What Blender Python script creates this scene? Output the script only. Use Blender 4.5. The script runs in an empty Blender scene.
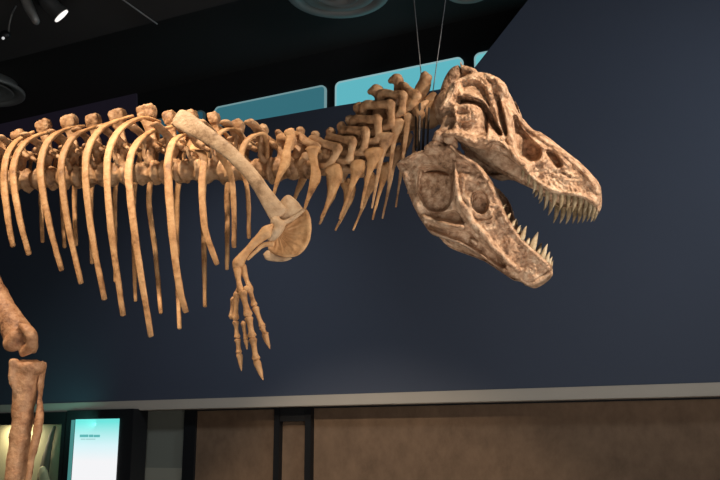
import bpy, bmesh, math, random
import numpy as np
from mathutils import Vector, noise, Matrix

random.seed(7)
C = bpy.context.scene.collection
V = Vector
# ------------------------------------------------------------------ camera
F = 891.0
PITCH = math.radians(13.0)
EYE = V((0, 0, 1.6))
cam_d = bpy.data.cameras.new('camera')
cam_d.sensor_width = 36.0
cam_d.lens = F * 36.0 / 720.0
cam = bpy.data.objects.new('camera', cam_d)
cam.location = EYE
cam.rotation_euler = (math.radians(90) + PITCH, 0, 0)
C.objects.link(cam)
bpy.context.scene.camera = cam
CP, SP = math.cos(PITCH), math.sin(PITCH)

def ray(px, py):
    x = (px - 360.0) / F
    y = -(py - 240.0) / F
    return V((x, CP - y * SP, SP + y * CP))

def P(px, py, Y):
    d = ray(px, py)
    return EYE + d * (Y / d.y)

def PZ(px, py, z):
    d = ray(px, py)
    return EYE + d * ((z - EYE.z) / d.z)

class Plane:
    """vertical sagittal plane; offset d is measured towards the viewer's side"""
    def __init__(s, M0, deg):
        a = math.radians(deg)
        s.M0 = M0
        s.h = V((math.cos(a), -math.sin(a), 0))
        s.l = V((-math.sin(a), -math.cos(a), 0))
    def at(s, px, py, d=0.0):
        r = ray(px, py)
        t = (d + (s.M0 - EYE).dot(s.l)) / r.dot(s.l)
        return EYE + r * t
    def mirror(s, v):
        return v - s.l * (2 * (v - s.M0).dot(s.l))

UP = V((0, 0, 1))
BODY = Plane(P(215, 165, 5.61), 15.4)
HEAD = Plane(P(500, 130, 5.05), 21.0)

# ------------------------------------------------------------------ materials
def nodes(name):
    m = bpy.data.materials.new(name)
    m.use_nodes = True
    nt = m.node_tree
    return m, nt, nt.nodes['Principled BSDF']

def plain(name, col, rough=0.6, metal=0.0, noise_amt=0.0, scale=6.0):
    m, nt, b = nodes(name)
    b.inputs['Base Color'].default_value = (*col, 1)
    b.inputs['Roughness'].default_value = rough
    b.inputs['Metallic'].default_value = metal
    if noise_amt:
        tc = nt.nodes.new('ShaderNodeTexCoord')
        n = nt.nodes.new('ShaderNodeTexNoise')
        n.inputs['Scale'].default_value = scale
        n.inputs['Detail'].default_value = 6
        r = nt.nodes.new('ShaderNodeMapRange')
        r.inputs['To Min'].default_value = 1 - noise_amt
        r.inputs['To Max'].default_value = 1 + noise_amt
        mx = nt.nodes.new('ShaderNodeMix')
        mx.data_type = 'RGBA'
        mx.blend_type = 'MULTIPLY'
        mx.inputs[0].default_value = 1
        mx.inputs[6].default_value = (*col, 1)
        nt.links.new(tc.outputs['Object'], n.inputs['Vector'])
        nt.links.new(n.outputs['Fac'], r.inputs['Value'])
        nt.links.new(r.outputs['Result'], mx.inputs[7])
        nt.links.new(mx.outputs[2], b.inputs['Base Color'])
    return m

def bone_mat(name, dark, mid, light, bump=0.35, scale=14.0):
    m, nt, b = nodes(name)
    tc = nt.nodes.new('ShaderNodeTexCoord')
    n1 = nt.nodes.new('ShaderNodeTexNoise')
    n1.inputs['Scale'].default_value = scale
    n1.inputs['Detail'].default_value = 8
    n1.inputs['Roughness'].default_value = 0.62
    n2 = nt.nodes.new('ShaderNodeTexNoise')
    n2.inputs['Scale'].default_value = 3.1
    n2.inputs['Detail'].default_value = 3
    ad = nt.nodes.new('ShaderNodeMath')
    ad.operation = 'MULTIPLY_ADD'
    ad.inputs[1].default_value = 0.45
    cr = nt.nodes.new('ShaderNodeValToRGB')
    e = cr.color_ramp.elements
    e[0].position = 0.5
    e[0].color = (*dark, 1)
    e[1].position = 0.9
    e[1].color = (*light, 1)
    k = e.new(0.68)
    k.color = (*mid, 1)
    nt.links.new(tc.outputs['Object'], n1.inputs['Vector'])
    nt.links.new(tc.outputs['Object'], n2.inputs['Vector'])
    nt.links.new(n2.outputs['Fac'], ad.inputs[0])
    nt.links.new(n1.outputs['Fac'], ad.inputs[2])
    nt.links.new(ad.outputs[0], cr.inputs['Fac'])
    nt.links.new(cr.outputs['Color'], b.inputs['Base Color'])
    n3 = nt.nodes.new('ShaderNodeTexNoise')
    n3.inputs['Scale'].default_value = 45
    n3.inputs['Detail'].default_value = 5
    nt.links.new(tc.outputs['Object'], n3.inputs['Vector'])
    bp = nt.nodes.new('ShaderNodeBump')
    bp.inputs['Strength'].default_value = bump
    bp.inputs['Distance'].default_value = 0.02
    nt.links.new(n3.outputs['Fac'], bp.inputs['Height'])
    nt.links.new(bp.outputs['Normal'], b.inputs['Normal'])
    b.inputs['Roughness'].default_value = 0.55
    b.inputs['Specular IOR Level'].default_value = 0.3
    return m

M_RIB = bone_mat('rib_bone', (0.19, 0.085, 0.032), (0.46, 0.232, 0.095), (0.59, 0.335, 0.155))
M_VERT = bone_mat('vertebra_bone', (0.13, 0.06, 0.027), (0.39, 0.205, 0.095), (0.56, 0.35, 0.19))
M_SKULL = bone_mat('skull_bone', (0.12, 0.058, 0.03), (0.42, 0.24, 0.135), (0.66, 0.46, 0.30), 0.8, 26)
M_LEG = bone_mat('leg_bone', (0.13, 0.055, 0.028), (0.36, 0.17, 0.08), (0.50, 0.28, 0.15), 0.5, 16)
M_SCAP = bone_mat('scapula_bone', (0.22, 0.125, 0.062), (0.45, 0.285, 0.16), (0.55, 0.375, 0.225))
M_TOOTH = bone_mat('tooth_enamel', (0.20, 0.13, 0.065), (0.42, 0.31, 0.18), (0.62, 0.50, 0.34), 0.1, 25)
M_TOOTH2 = bone_mat('stained_shaded_tooth', (0.10, 0.062, 0.03), (0.25, 0.175, 0.09), (0.42, 0.32, 0.20), 0.1, 25)  # upper teeth: dark stain plus the shade they hang in, both in the colour
M_NAVY = plain('navy_paint', (0.053, 0.064, 0.095), 0.75, 0, 0.06, 1.5)
M_BLACK = plain('black_paint', (0.008, 0.008, 0.0085), 0.85)
M_CEIL = plain('charcoal_ceiling', (0.05, 0.048, 0.046), 0.9, 0, 0.15, 2)
M_CEIL2 = plain('black_ceiling', (0.026, 0.023, 0.022), 0.9)
M_METAL = plain('black_metal', (0.012, 0.012, 0.013), 0.45, 0.2)
M_DIFF = plain('diffuser_metal', (0.34, 0.33, 0.31), 0.45, 0.3)
M_WIRE = plain('steel_wire', (0.16, 0.155, 0.15), 0.5, 0.5)
M_ROD = plain('dark_steel_rod', (0.06, 0.045, 0.035), 0.5, 0.5)
M_LEDGE = plain('beige_ledge', (0.46, 0.40, 0.33), 0.7, 0, 0.06, 3)
M_PILLAR = plain('olive_grey_paint', (0.19, 0.195, 0.16), 0.8)
M_PILLAR2 = plain('grey_stone', (0.29, 0.28, 0.22), 0.8)
M_FLOOR = plain('dark_carpet', (0.03, 0.03, 0.032), 0.95, 0, 0.2, 30)

def brown_wall():
    m, nt, b = nodes('brown_rust_panel')
    tc = nt.nodes.new('ShaderNodeTexCoord')
    mp = nt.nodes.new('ShaderNodeMapping')
    mp.inputs['Scale'].default_value = (2.2, 2.2, 1.7)
    n = nt.nodes.new('ShaderNodeTexNoise')
    n.inputs['Scale'].default_value = 2.6
    n.inputs['Detail'].default_value = 9
    n.inputs['Roughness'].default_value = 0.7
    cr = nt.nodes.new('ShaderNodeValToRGB')
    e = cr.color_ramp.elements
    e[0].position = 0.3
    e[0].color = (0.135, 0.08, 0.045, 1)
    e[1].position = 0.72
    e[1].color = (0.22, 0.134, 0.079, 1)
    nt.links.new(tc.outputs['Object'], mp.inputs['Vector'])
    nt.links.new(mp.outputs['Vector'], n.inputs['Vector'])
    nt.links.new(n.outputs['Fac'], cr.inputs['Fac'])
    nt.links.new(cr.outputs['Color'], b.inputs['Base Color'])
    b.inputs['Roughness'].default_value = 0.8
    return m
M_BROWN = brown_wall()

def emis(name, col, strength):
    m, nt, b = nodes(name)
    b.inputs['Base Color'].default_value = (0.02, 0.03, 0.03, 1)
    b.inputs['Emission Color'].default_value = (*col, 1)
    b.inputs['Emission Strength'].default_value = strength
    return m

# ------------------------------------------------------------------ mesh helpers
def finish(name, bm, mat, parent=None, rough=0.0, nscale=20.0, smooth=True):
    bmesh.ops.recalc_face_normals(bm, faces=bm.faces)
    if rough:
        bm.normal_update()
        off = V((random.uniform(-9, 9), random.uniform(-9, 9), random.uniform(-9, 9)))
        for v in bm.verts:
            n = noise.noise(v.co * nscale + off) + 0.5 * noise.noise(v.co * nscale * 2.3 + off)
            v.co += v.normal * (n * rough)
    me = bpy.data.meshes.new(name)
    bm.to_mesh(me)
    bm.free()
    me.materials.append(mat)
    if smooth:
        me.polygons.foreach_set('use_smooth', [True] * len(me.polygons))
    o = bpy.data.objects.new(name, me)
    C.objects.link(o)
    if parent is not None:
        o.parent = parent
        o.matrix_parent_inverse = parent.matrix_basis.inverted()
    return o

def remesh(o, size, smooth=3, rough=0.0, nscale=20.0):
    """fuse the overlapping closed shells of a bone into one surface"""
    m = o.modifiers.new('fuse', 'REMESH')
    m.mode = 'VOXEL'
    m.voxel_size = size
    if smooth:
        s = o.modifiers.new('soften', 'SMOOTH')
        s.factor = 0.5
        s.iterations = smooth
    dg = bpy.context.evaluated_depsgraph_get()
    dg.update()
    me = bpy.data.meshes.new_from_object(o.evaluated_get(dg))
    o.modifiers.clear()
    mats = list(o.data.materials)
    o.data = me
    if not me.materials:
        for k in mats:
            me.materials.append(k)
    if rough:
        off = V((random.uniform(-9, 9), random.uniform(-9, 9), random.uniform(-9, 9)))
        ns = [v.normal.copy() for v in me.vertices]
        for v, n in zip(me.vertices, ns):
            q = noise.noise(v.co * nscale + off) + 0.5 * noise.noise(v.co * nscale * 2.3 + off)
            v.co += n * (q * rough)
    me.polygons.foreach_set('use_smooth', [True] * len(me.polygons))
    me.update()
    return o

def spline(rows, sub=6):
    """Catmull-Rom through rows (lists of floats)"""
    A = np.array(rows, float)
    n = len(A)
    if n < 3:
        return [A[0] * (1 - t) + A[-1] * t for t in np.linspace(0, 1, sub + 1)]
    out = []
    E = np.vstack([2 * A[0] - A[1], A, 2 * A[-1] - A[-2]])
    for i in range(n - 1):
        p0, p1, p2, p3 = E[i], E[i + 1], E[i + 2], E[i + 3]
        for k in range(sub):
            t = k / sub
            out.append(0.5 * ((2 * p1) + (-p0 + p2) * t + (2 * p0 - 5 * p1 + 4 * p2 - p3) * t * t
                              + (-p0 + 3 * p1 - 3 * p2 + p3) * t ** 3))
    out.append(A[-1])
    return out

def tube(bm, pts, ref=None, n=10, sub=5, cap=True, flat=False, box=1.0):
    """pts: (Vector, ra, rb); ra lies along ref (made perpendicular to the path), rb across it"""
    rows = [[*p[0], p[1], p[2]] for p in pts]
    R = spline(rows, sub)
    pos = [V(r[:3]) for r in R]
    N = len(R)
    rings = []
    for i in range(N):
        t = (pos[min(i + 1, N - 1)] - pos[max(i - 1, 0)])
        if t.length < 1e-9:
            t = V((0, 0, 1))
        t.normalize()
        rf = (ref if ref is not None else V((0.31, 0.2, 0.93)))
        a = rf - t * rf.dot(t)
        if a.length < 0.05:
            a = t.orthogonal()
        a.normalize()
        b = t.cross(a)
        ra, rb = max(R[i][3], 1e-4), max(R[i][4], 1e-4)
        se = lambda q: math.copysign(abs(q) ** box, q)
        rings.append([bm.verts.new(pos[i] + a * (ra * se(math.cos(u))) + b * (rb * se(math.sin(u))))
                      for u in [2 * math.pi * k / n for k in range(n)]])
    for i in range(N - 1):
        for k in range(n):
            bm.faces.new((rings[i][k], rings[i][(k + 1) % n], rings[i + 1][(k + 1) % n], rings[i + 1][k]))
    if flat:
        bm.faces.new(rings[-1]); bm.faces.new(list(reversed(rings[0])))
        return
    if cap:
        for ring, d in ((rings[0], -1), (rings[-1], 1)):
            c = sum((v.co for v in ring), V()) / n
            i0 = 0 if d < 0 else N - 1
            j = 1 if d < 0 else N - 2
            tt = (pos[i0] - pos[j])
            if tt.length > 1e-9:
                tt.normalize()
            r = min((v.co - c).length for v in ring)
            mid = [bm.verts.new(c + (v.co - c) * 0.7 + tt * r * 0.55) for v in ring]
            tip = bm.verts.new(c + tt * r * 0.8)
            for k in range(n):
                q = (ring[k], ring[(k + 1) % n], mid[(k + 1) % n], mid[k])
                bm.faces.new(q)
                bm.faces.new((mid[k], mid[(k + 1) % n], tip))

def blob(bm, c, r, axes=None, seg=12):
    """ellipsoid; r = 3 radii along axes"""
    ax = axes or (V((1, 0, 0)), V((0, 1, 0)), V((0, 0, 1)))
    res = bmesh.ops.create_uvsphere(bm, u_segments=seg, v_segments=max(6, seg - 3), radius=1)
    for v in res['verts']:
        q = v.co.copy()
        v.co = c + ax[0] * (q.x * r[0]) + ax[1] * (q.y * r[1]) + ax[2] * (q.z * r[2])

def prism(bm, front, back):
    n = len(front)
    f = [bm.verts.new(p) for p in front]
    b = [bm.verts.new(p) for p in back]
    bm.faces.new(f)
    bm.faces.new(list(reversed(b)))
    for i in range(n):
        j = (i + 1) % n
        bm.faces.new((f[i], b[i], b[j], f[j]))

def empty(name, loc, parent=None):
    o = bpy.data.objects.new(name, None)
    o.location = loc
    o.empty_display_size = 0.1
    C.objects.link(o)
    if parent is not None:
        o.parent = parent
    return o

def tag(o, label=None, cat=None, group=None, kind=None):
    if label: o['label'] = label
    if cat: o['category'] = cat
    if group: o['group'] = group
    if kind: o['kind'] = kind
    return o

def struct(o):
    o['kind'] = 'structure'
    return o

# ------------------------------------------------------------------ room shell
# navy wall: its ledge is horizontal, LEDGE_H above the eye
LEDGE_H = 0.50
pa = PZ(130, 401, EYE.z + LEDGE_H)
pb = PZ(720, 382.5, EYE.z + LEDGE_H)
WE = (pb - pa); WE.z = 0; WE.normalize()          # along the wall, towards the right
WN = V((WE.y, -WE.x, 0))                          # towards the viewer
if WN.y > 0: WN = -WN
W0 = V((pb.x, pb.y, 0))

def wall_pt(px, py, off=0.0):
    r = ray(px, py)
    t = (off - (EYE - W0).dot(WN)) / r.dot(WN)
    return EYE + r * t

def wall_s(px, py, off=0.0):
    p = wall_pt(px, py, off)
    return (p - W0).dot(WE), p.z

def wbox(bm, s0, s1, z0, z1, o0, o1):
    q = lambda s, z, o: W0 + WE * s + WN * o + UP * z
    prism(bm, [q(s0, z0, o1), q(s1, z0, o1), q(s1, z1, o1), q(s0, z1, o1)],
          [q(s0, z0, o0), q(s1, z0, o0), q(s1, z1, o0), q(s0, z1, o0)])

def wobj(name, boxes, mat, parent=None, bevel=0.0):
    bm = bmesh.new()
    for b in boxes:
        wbox(bm, *b)
    if bevel:
        bmesh.ops.bevel(bm, geom=bm.edges[:], offset=bevel, segments=2, affect='EDGES')
    return finish(name, bm, mat, parent, smooth=False)

S = lambda px, py, off=0.0: wall_s(px, py, off)[0]
Z = lambda px, py, off=0.0: wall_s(px, py, off)[1]
z_led = Z(720, 382.5)
z_led0 = Z(720, 396.2)

# upper navy slab with the raked top edge
top = [(-160, 196), (0, 164), (120, 144), (245, 122), (336, 106), (400, 96), (456, 86.5), (462, 83), (475, 67), (528, 0), (640, -142)]
front = [wall_pt(x, y) for x, y in top]
zt = front[-1].z
s_end = S(1180, 382)
pts = front + [W0 + WE * s_end + UP * zt, W0 + WE * s_end + UP * z_led, W0 + WE * (front[0] - W0).dot(WE) + UP * z_led]
bm = bmesh.new()
prism(bm, pts, [p - WN * 0.15 for p in pts])
struct(finish('wall_back', bm, M_NAVY, smooth=False))
s_left = (front[0] - W0).dot(WE)
# beige ledge along its foot
struct(wobj('trim_1', [(s_left, s_end, z_led0, z_led, -0.30, 0.03)], M_LEDGE, bevel=0.006))
# brown wall under the ledge, recessed
REC = -0.16
s_post0, s_post1 = S(185, 440, REC), S(196.5, 440, REC)
struct(wobj('wall_lower', [(s_post1, s_end, 0, z_led0, REC - 0.12, REC)], M_BROWN))
struct(wobj('trim_2', [(s_post0, s_post1, 0, z_led0, REC - 0.12, REC + 0.03)], M_METAL))
struct(wobj('ledge_shadow_strip', [(s_post1, s_end, z_led0 - 0.015, z_led0, REC, REC + 0.02)], M_BLACK))  # black strip drawn in as the shadow line under the ledge
s_pl = S(139, 440, REC)
z_sill = Z(160, 468, REC)
struct(wobj('wall_left', [(s_pl - 3.6, s_post0, z_sill, z_led0, REC - 0.3, REC - 0.02)], M_PILLAR))
struct(wobj('wall_left.001', [(s_pl - 3.6, s_post0, 0, z_sill, REC - 0.3, REC)], M_PILLAR2))
# floor and ceilings
bm = bmesh.new()
fl = [V((-12, -4, 0)), V((10, -4, 0)), V((10, 17, 0)), V((-12, 17, 0))]
prism(bm, fl, [p - UP * 0.1 for p in fl])
struct(finish('floor', bm, M_FLOOR, smooth=False))
ZC = 6.5
bm = bmesh.new()
fl = [V((-12, -4, ZC)), V((10, -4, ZC)), V((10, 17, ZC)), V((-12, 17, ZC))]
prism(bm, fl, [p + UP * 0.1 for p in fl])
struct(finish('ceiling', bm, M_CEIL2, smooth=False))
# lowered charcoal ceiling field nearer to the viewer, edge seen top left
ZL = 5.85
e0, e1 = PZ(0, 62, ZL), PZ(240, 0, ZL)
ed = (e1 - e0).normalized()
q0, q1 = e0 - ed * 4.0, e1 + ed * 6.0
bk = V((0, -1, 0))
fl = [q0, q1, V((q1.x, -4, ZL)), V((q0.x, -4, ZL))]
bm = bmesh.new()
prism(bm, fl, [p + UP * 0.12 for p in fl])
struct(finish('ceiling.001', bm, M_CEIL, smooth=False))

# rear upper wall with the teal windows
U0 = P(462, 57.6, 9.7)
tz = U0.z
U1 = PZ(219, 107.6, tz)
UE = (U0 - U1); UE.z = 0; UE.normalize()
UN = V((UE.y, -UE.x, 0))
if UN.y > 0: UN = -UN
def up_pt(px, py, off=0.0):
    r = ray(px, py)
    t = (off - (EYE - U0).dot(UN)) / r.dot(UN)
    return EYE + r * t
def up_s(px, py):
    p = up_pt(px, py)
    return (p - U0).dot(UE), p.z
bm = bmesh.new()
a, b = U0 - UE * 9, U0 + UE * 7
fl = [V((a.x, a.y, 2.3)), V((b.x, b.y, 2.3)), V((b.x, b.y, ZC)), V((a.x, a.y, ZC))]
prism(bm, fl, [p - UN * 0.1 for p in fl])
struct(finish('wall_upper', bm, M_BLACK, smooth=False))

def rounded(s0, s1, z0, z1, r, k=5):
    out = []
    for cx, cz, a0 in ((s1 - r, z1 - r, 0), (s0 + r, z1 - r, 90), (s0 + r, z0 + r, 180), (s1 - r, z0 + r, 270)):
        for i in range(k + 1):
            a = math.radians(a0 + 90 * i / k)
            out.append((cx + r * math.cos(a), cz + r * math.sin(a)))
    return out

def window(n, pxl, pxr, col, strength, rim_strength, ztop=None):
    zt = ztop or tz
    ym = lambda x: 107.6 - (x - 219) * 0.2058
    s0, s1 = up_s(pxl, ym(pxl))[0], up_s(pxr, ym(pxr))[0]
    q = lambda s, z, o: U0 + UE * s + UN * o + UP * (z - U0.z)
    oz = zt - 0.6
    outer = rounded(s0, s1, oz, zt, 0.07)
    inner = rounded(s0 + 0.018, s1 - 0.018, oz + 0.018, zt - 0.018, 0.055)
    bm = bmesh.new()
    prism(bm, [q(s, z, 0.03) for s, z in inner], [q(s, z, 0.0) for s, z in inner])
    pane = struct(finish('window_%d' % n, bm, emis('window_glow_%d' % n, col, strength), smooth=False))
    bm = bmesh.new()
    N = len(outer)
    rings = [[bm.verts.new(q(s, z, o)) for s, z in pp] for pp, o in
             ((outer, 0.0), (outer, 0.04), (inner, 0.04), (inner, 0.0))]
    for k in range(4):
        A, B = rings[k], rings[(k + 1) % 4]
        for i in range(N):
            j = (i + 1) % N
            bm.faces.new((A[i], A[j], B[j], B[i]))
    finish('window_frame', bm, emis('window_rim_%d' % n, (0.45, 0.8, 0.85), rim_strength), pane, smooth=False)
    return pane

poly = [(-70, 124), (0, 112.5), (132, 90.8), (136, 93), (138, 150), (-70, 190)]
bm = bmesh.new()
prism(bm, [up_pt(x, y, .03) for x, y in poly], [up_pt(x, y, .03) - UN * .03 for x, y in poly])
struct(finish('window_1', bm, emis('dim_purple_glow', (0.045, 0.030, 0.060), 0.15), smooth=False))  # dark purple wall section; faint emission stands in for light on it
window(2, 150, 206, (0.04, 0.16, 0.23), 0.45, 0.05)
window(3, 216, 327, (0.055, 0.24, 0.30), 0.62, 0.36)
window(4, 336.5, 463.5, (0.12, 0.48, 0.55), 0.95, 0.55)
window(5, 475, 590, (0.16, 0.56, 0.60), 0.9, 0.5)

# ------------------------------------------------------------------ things by the lower wall
def zz(px, py, off): return Z(px, py, off)
OF = REC + 0.03
fr = empty('metal_frame', W0 + WE * S(293, 440, OF) + WN * OF)
tag(fr, 'black metal frame with two thin posts and header against the brown wall', 'frame')
sA, sB = S(275.5, 440, OF), S(281, 440, OF)
sC, sD = S(306.5, 440, OF), S(312.5, 440, OF)
zt1, zb1 = z_led0 - 0.005, Z(293, 421.5, OF)
wobj('post', [(sA, sB, 0, zt1, REC, OF + 0.04)], M_METAL, fr, 0.004)
wobj('post', [(sC, sD, 0, zt1, REC, OF + 0.04)], M_METAL, fr, 0.004)
wobj('header', [(sB, sC, zb1, zt1, REC, OF + 0.03)], M_BLACK, fr, 0.004)

# display case (black cabinet) with lit interior
OC = 0.12
case = empty('display_case', W0 + WE * S(30, 470, OC) + WN * OC)
tag(case, 'black display case with lit olive interior behind the leg bones', 'display case')
sc0, sc1 = S(-70, 450, OC), S(63, 450, OC)
zc1 = Z(30, 412.5, OC); zci = Z(30, 424.5, OC); zcb = 0.85
wobj('case_top', [(sc0, sc1, zci, zc1, -0.10, OC)], M_METAL, case, 0.004)
wobj('case_base', [(sc0, sc1, 0, zcb, -0.10, OC)], M_METAL, case, 0.004)
wobj('side_panel', [(sc1 - 0.05, sc1, zcb, zci, -0.10, OC)], M_METAL, case)
wobj('side_panel', [(sc0, sc0 + 0.05, zcb, zci, -0.10, OC)], M_METAL, case)
wobj('back_panel', [(sc0 + 0.05, sc1 - 0.05, zcb, zci, -0.10, -0.085)], plain('olive_cream_panel', (0.34, 0.31, 0.185), 0.8, 0, 0.12, 2), case)
# fossil standing inside the case
bm = bmesh.new()
c = lambda px, py, o: wall_pt(px, py, o)
tube(bm, [(c(54.5, 427, -.04), .012, .012), (c(52, 434, -.04), .034, .02), (c(49, 447, -.04), .05, .025), (c(46, 460, -.04), .07, .03),
          (c(43, 476, -.04), .08, .03), (c(41, 492, -.04), .09, .03), (c(40, 500, -.04), .07, .03)], WE, n=12)
fos = finish('fossil_bone', bm, plain('dark_fossil', (0.10, 0.085, 0.06), 0.6, 0, 0.3, 10), rough=0.008, nscale=9)
tag(fos, 'dark tapering fossil bone leaning upright inside the lit display case', 'fossil')
bm = bmesh.new()
tube(bm, [(c(42, 468, .05), .05, .02), (c(43, 474, .05), .07, .03), (c(45, 482, .05), .08, .03), (c(46, 500, .05), .08, .03)], WE, n=12)
f2 = finish('fossil_bone', bm, plain('pale_fossil', (0.42, 0.36, 0.22), 0.7, 0, 0.3, 12), rough=0.01, nscale=12)
tag(f2, 'pale rough fossil lump at the foot of the dark fossil bone', 'fossil')

# information panel (backlit)
ipan = empty('information_panel', W0 + WE * S(98, 470, OC) + WN * OC)
tag(ipan, 'black information panel with glowing white and teal text screen', 'panel')
si0, si1 = S(64, 450, OC), S(131.5, 450, OC)
zi1 = Z(100, 409.5, OC)
wobj('housing', [(si0, si1, 0, zi1, -0.12, OC)], M_METAL, ipan, 0.004)
m, nt, b = nodes('lit_screen')
tc = nt.nodes.new('ShaderNodeTexCoord')
sx = nt.nodes.new('ShaderNodeSeparateXYZ')
cr = nt.nodes.new('ShaderNodeValToRGB')
e = cr.color_ramp.elements
e[0].position = 0.55
e[0].color = (0.95, 0.95, 0.97, 1)
e[1].position = 0.97
e[1].color = (0.16, 0.82, 0.76, 1)
k = e.new(0.72); k.color = (0.72, 0.95, 0.99, 1)
nt.links.new(tc.outputs['Generated'], sx.inputs[0])
nt.links.new(sx.outputs['Z'], cr.inputs['Fac'])
nt.links.new(cr.outputs['Color'], b.inputs['Emission Color'])
b.inputs['Emission Strength'].default_value = 0.95
b.inputs['Base Color'].default_value = (0.05, 0.05, 0.05, 1)
M_SCREEN = m
OS = OC + 0.012
zs1 = Z(95, 419, OS)
ss0, ss1 = S(73.5, 450, OS), S(117, 450, OS)
scr = wobj('screen', [(ss0, ss1, 0.85, zs1, OC, OS)], M_SCREEN, ipan)
wobj('housing_side_glow', [(S(69.3, 450, OS), S(72.2, 450, OS), 0.85, Z(71, 420, OS), OC, OS)], emis('teal_edge', (0.10, 0.38, 0.36), 0.6), ipan)  # teal light on the housing side, put in as an emitting strip
for (xa, xb, ya, yb) in ((80, 88.5, 434.6, 437.2), (89.2, 93.5, 434.6, 437.2), (94, 100, 434.8, 437.2), (81, 85.5, 438.6, 439.8), (86, 95.5, 438.6, 439.8)):
    wobj('text_line', [(S(xa, ya, OS), S(xb, ya, OS), Z(xa, yb, OS), Z(xa, ya, OS), OS, OS + 0.003)],
         emis('teal_ink', (0.12, 0.50, 0.50), 0.9) if ya < 436 else emis('grey_ink', (0.42, 0.72, 0.72), 0.9), scr)

# ------------------------------------------------------------------ ceiling fixtures
def ring_lathe(bm, c, prof, n=48):
    rings = [[bm.verts.new(c + V((r * math.cos(a), r * math.sin(a), z))) for a in [2 * math.pi * k / n for k in range(n)]] for r, z in prof]
    for i in range(len(prof) - 1):
        for k in range(n):
            bm.faces.new((rings[i][k], rings[i][(k + 1) % n], rings[i + 1][(k + 1) % n], rings[i + 1][k]))
    bm.faces.new(rings[-1]); bm.faces.new(list(reversed(rings[0])))

def diffuser(c, R, label):
    root = empty('ceiling_diffuser', c)
    tag(root, label, 'air vent', 'round air diffusers under the ceiling')
    q = V(c)
    bm = bmesh.new()
    ring_lathe(bm, q, [(R * .8, ZC - q.z), (R * .82, .10), (R * 1.0, .03), (R, 0), (R * .97, -.012), (R * .80, 0.02), (R * .78, .10)])
    finish('outer_ring', bm, M_DIFF, root)
    bm = bmesh.new()
    ring_lathe(bm, q, [(R * .50, .12), (R * .72, .02), (R * .73, .005), (R * .70, 0), (R * .52, .04), (R * .46, .12)])
    finish('middle_ring', bm, M_DIFF, root)
    bm = bmesh.new()
    ring_lathe(bm, q, [(R * .30, .14), (R * .42, .0), (R * .43, -.02), (R * .40, -.025), (R * .3, .03), (R * .2, .1)])
    finish('inner_ring', bm, M_DIFF, root)
    bm = bmesh.new()
    ring_lathe(bm, q, [(R * .1, .14), (R * .20, .0), (R * .2, -.015), (R * .1, -.02)])
    finish('center_cap', bm, M_DIFF, root)
    return root
diffuser(PZ(338, -6, ZC - 0.15), 0.56, 'large round ringed air diffuser at the top, left of the steel cables')
diffuser(PZ(-17, 92, ZC - 0.15), 0.55, 'dim round air diffuser cut by the left edge below the spotlight')
diffuser(PZ(468, -8, ZC - 0.15), 0.25, 'small round air diffuser right of the steel cables')

# track spotlight
sl = empty('track_spotlight', PZ(33, -10, ZL))
tag(sl, 'black track spotlight with a bright lens under the dark ceiling', 'spotlight')
base = PZ(40, -8, ZL)
Yb = base.y
h0, h1 = P(47, 1, Yb - .16), P(61, 15.5, Yb - .10)
dr = (h1 - h0).normalized()
bm = bmesh.new()
tube(bm, [(h0 - dr * .05, .055, .055), (h0, .075, .075), (h0 + dr * .1, .078, .078), (h1 - dr * .03, .085, .085), (h1, .09, .09)], n=20, sub=3, flat=True)
finish('lamp_head', bm, plain('dark_grey_metal', (0.06, 0.06, 0.058), 0.4, 0.3), sl)
bm = bmesh.new()
tube(bm, [(h1 - dr * .01, .078, .078), (h1 + dr * .012, .078, .078)], n=24, sub=1, flat=True)
finish('lens', bm, emis('lens_glow', (1, 0.95, 0.9), 1.1), sl)
bm = bmesh.new()
g0 = P(28, 3, Yb - .05)
tube(bm, [(P(24, -8, Yb), .03, .05), (P(27, 3, Yb - .05), .05, .06), (P(36, 21, Yb - .1), .035, .05)], n=12)
finish('yoke', bm, M_DIFF, sl)
bm = bmesh.new()
tube(bm, [(base + UP * .0, .03, .03), (P(40, 2, Yb - .08), .03, .03), (h0 + dr * .1, .025, .025)], n=10)
tube(bm, [(base + V((-.8, 0, -.015)), .03, .015), (base + V((.6, 0, -.015)), .03, .015)], n=8)
finish('track_arm', bm, M_METAL, sl)
# small hanging lamp on a cable at the far left
hl = empty('hanging_lamp', PZ(14, 4, ZL))
tag(hl, 'small dark lamp hanging on a thin curved cable at the far left', 'lamp')
Yh = PZ(14, 4, ZL).y - .1
bm = bmesh.new()
tube(bm, [(PZ(16, 6, ZL), .008, .008), (P(12, 14, Yh), .008, .008), (P(9.5, 24, Yh), .008, .008), (P(8.5, 32, Yh), .008, .008)], n=8)
finish('cable', bm, M_DIFF, hl)
bm = bmesh.new()
blob(bm, P(5, 35, Yh), (.055, .04, .045))
finish('lamp_body', bm, M_METAL, hl)
bm = bmesh.new()
blob(bm, P(3.2, 38.2, Yh - .04), (.014, .014, .014))
finish('bulb', bm, emis('small_bulb', (1, 1, 1), .6), hl)
# thin conduit on the ceiling
cd = bmesh.new()
tube(cd, [(PZ(112, -8, ZL - .015), .008, .008), (PZ(157, 24, ZL - .015), .008, .008)], n=8)
cdo = finish('ceiling_conduit', cd, M_DIFF)
tag(cdo, 'thin grey conduit running across the charcoal ceiling', 'pipe')

# ------------------------------------------------------------------ the skeleton
root = empty('dinosaur_skeleton', V((-2.3, 5.6, 0.5)))
tag(root, 'tan mounted dinosaur skeleton with ribs, small clawed arm and gaping toothed skull', 'skeleton')
bh, bl = BODY.h, BODY.l
B = BODY.at

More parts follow.
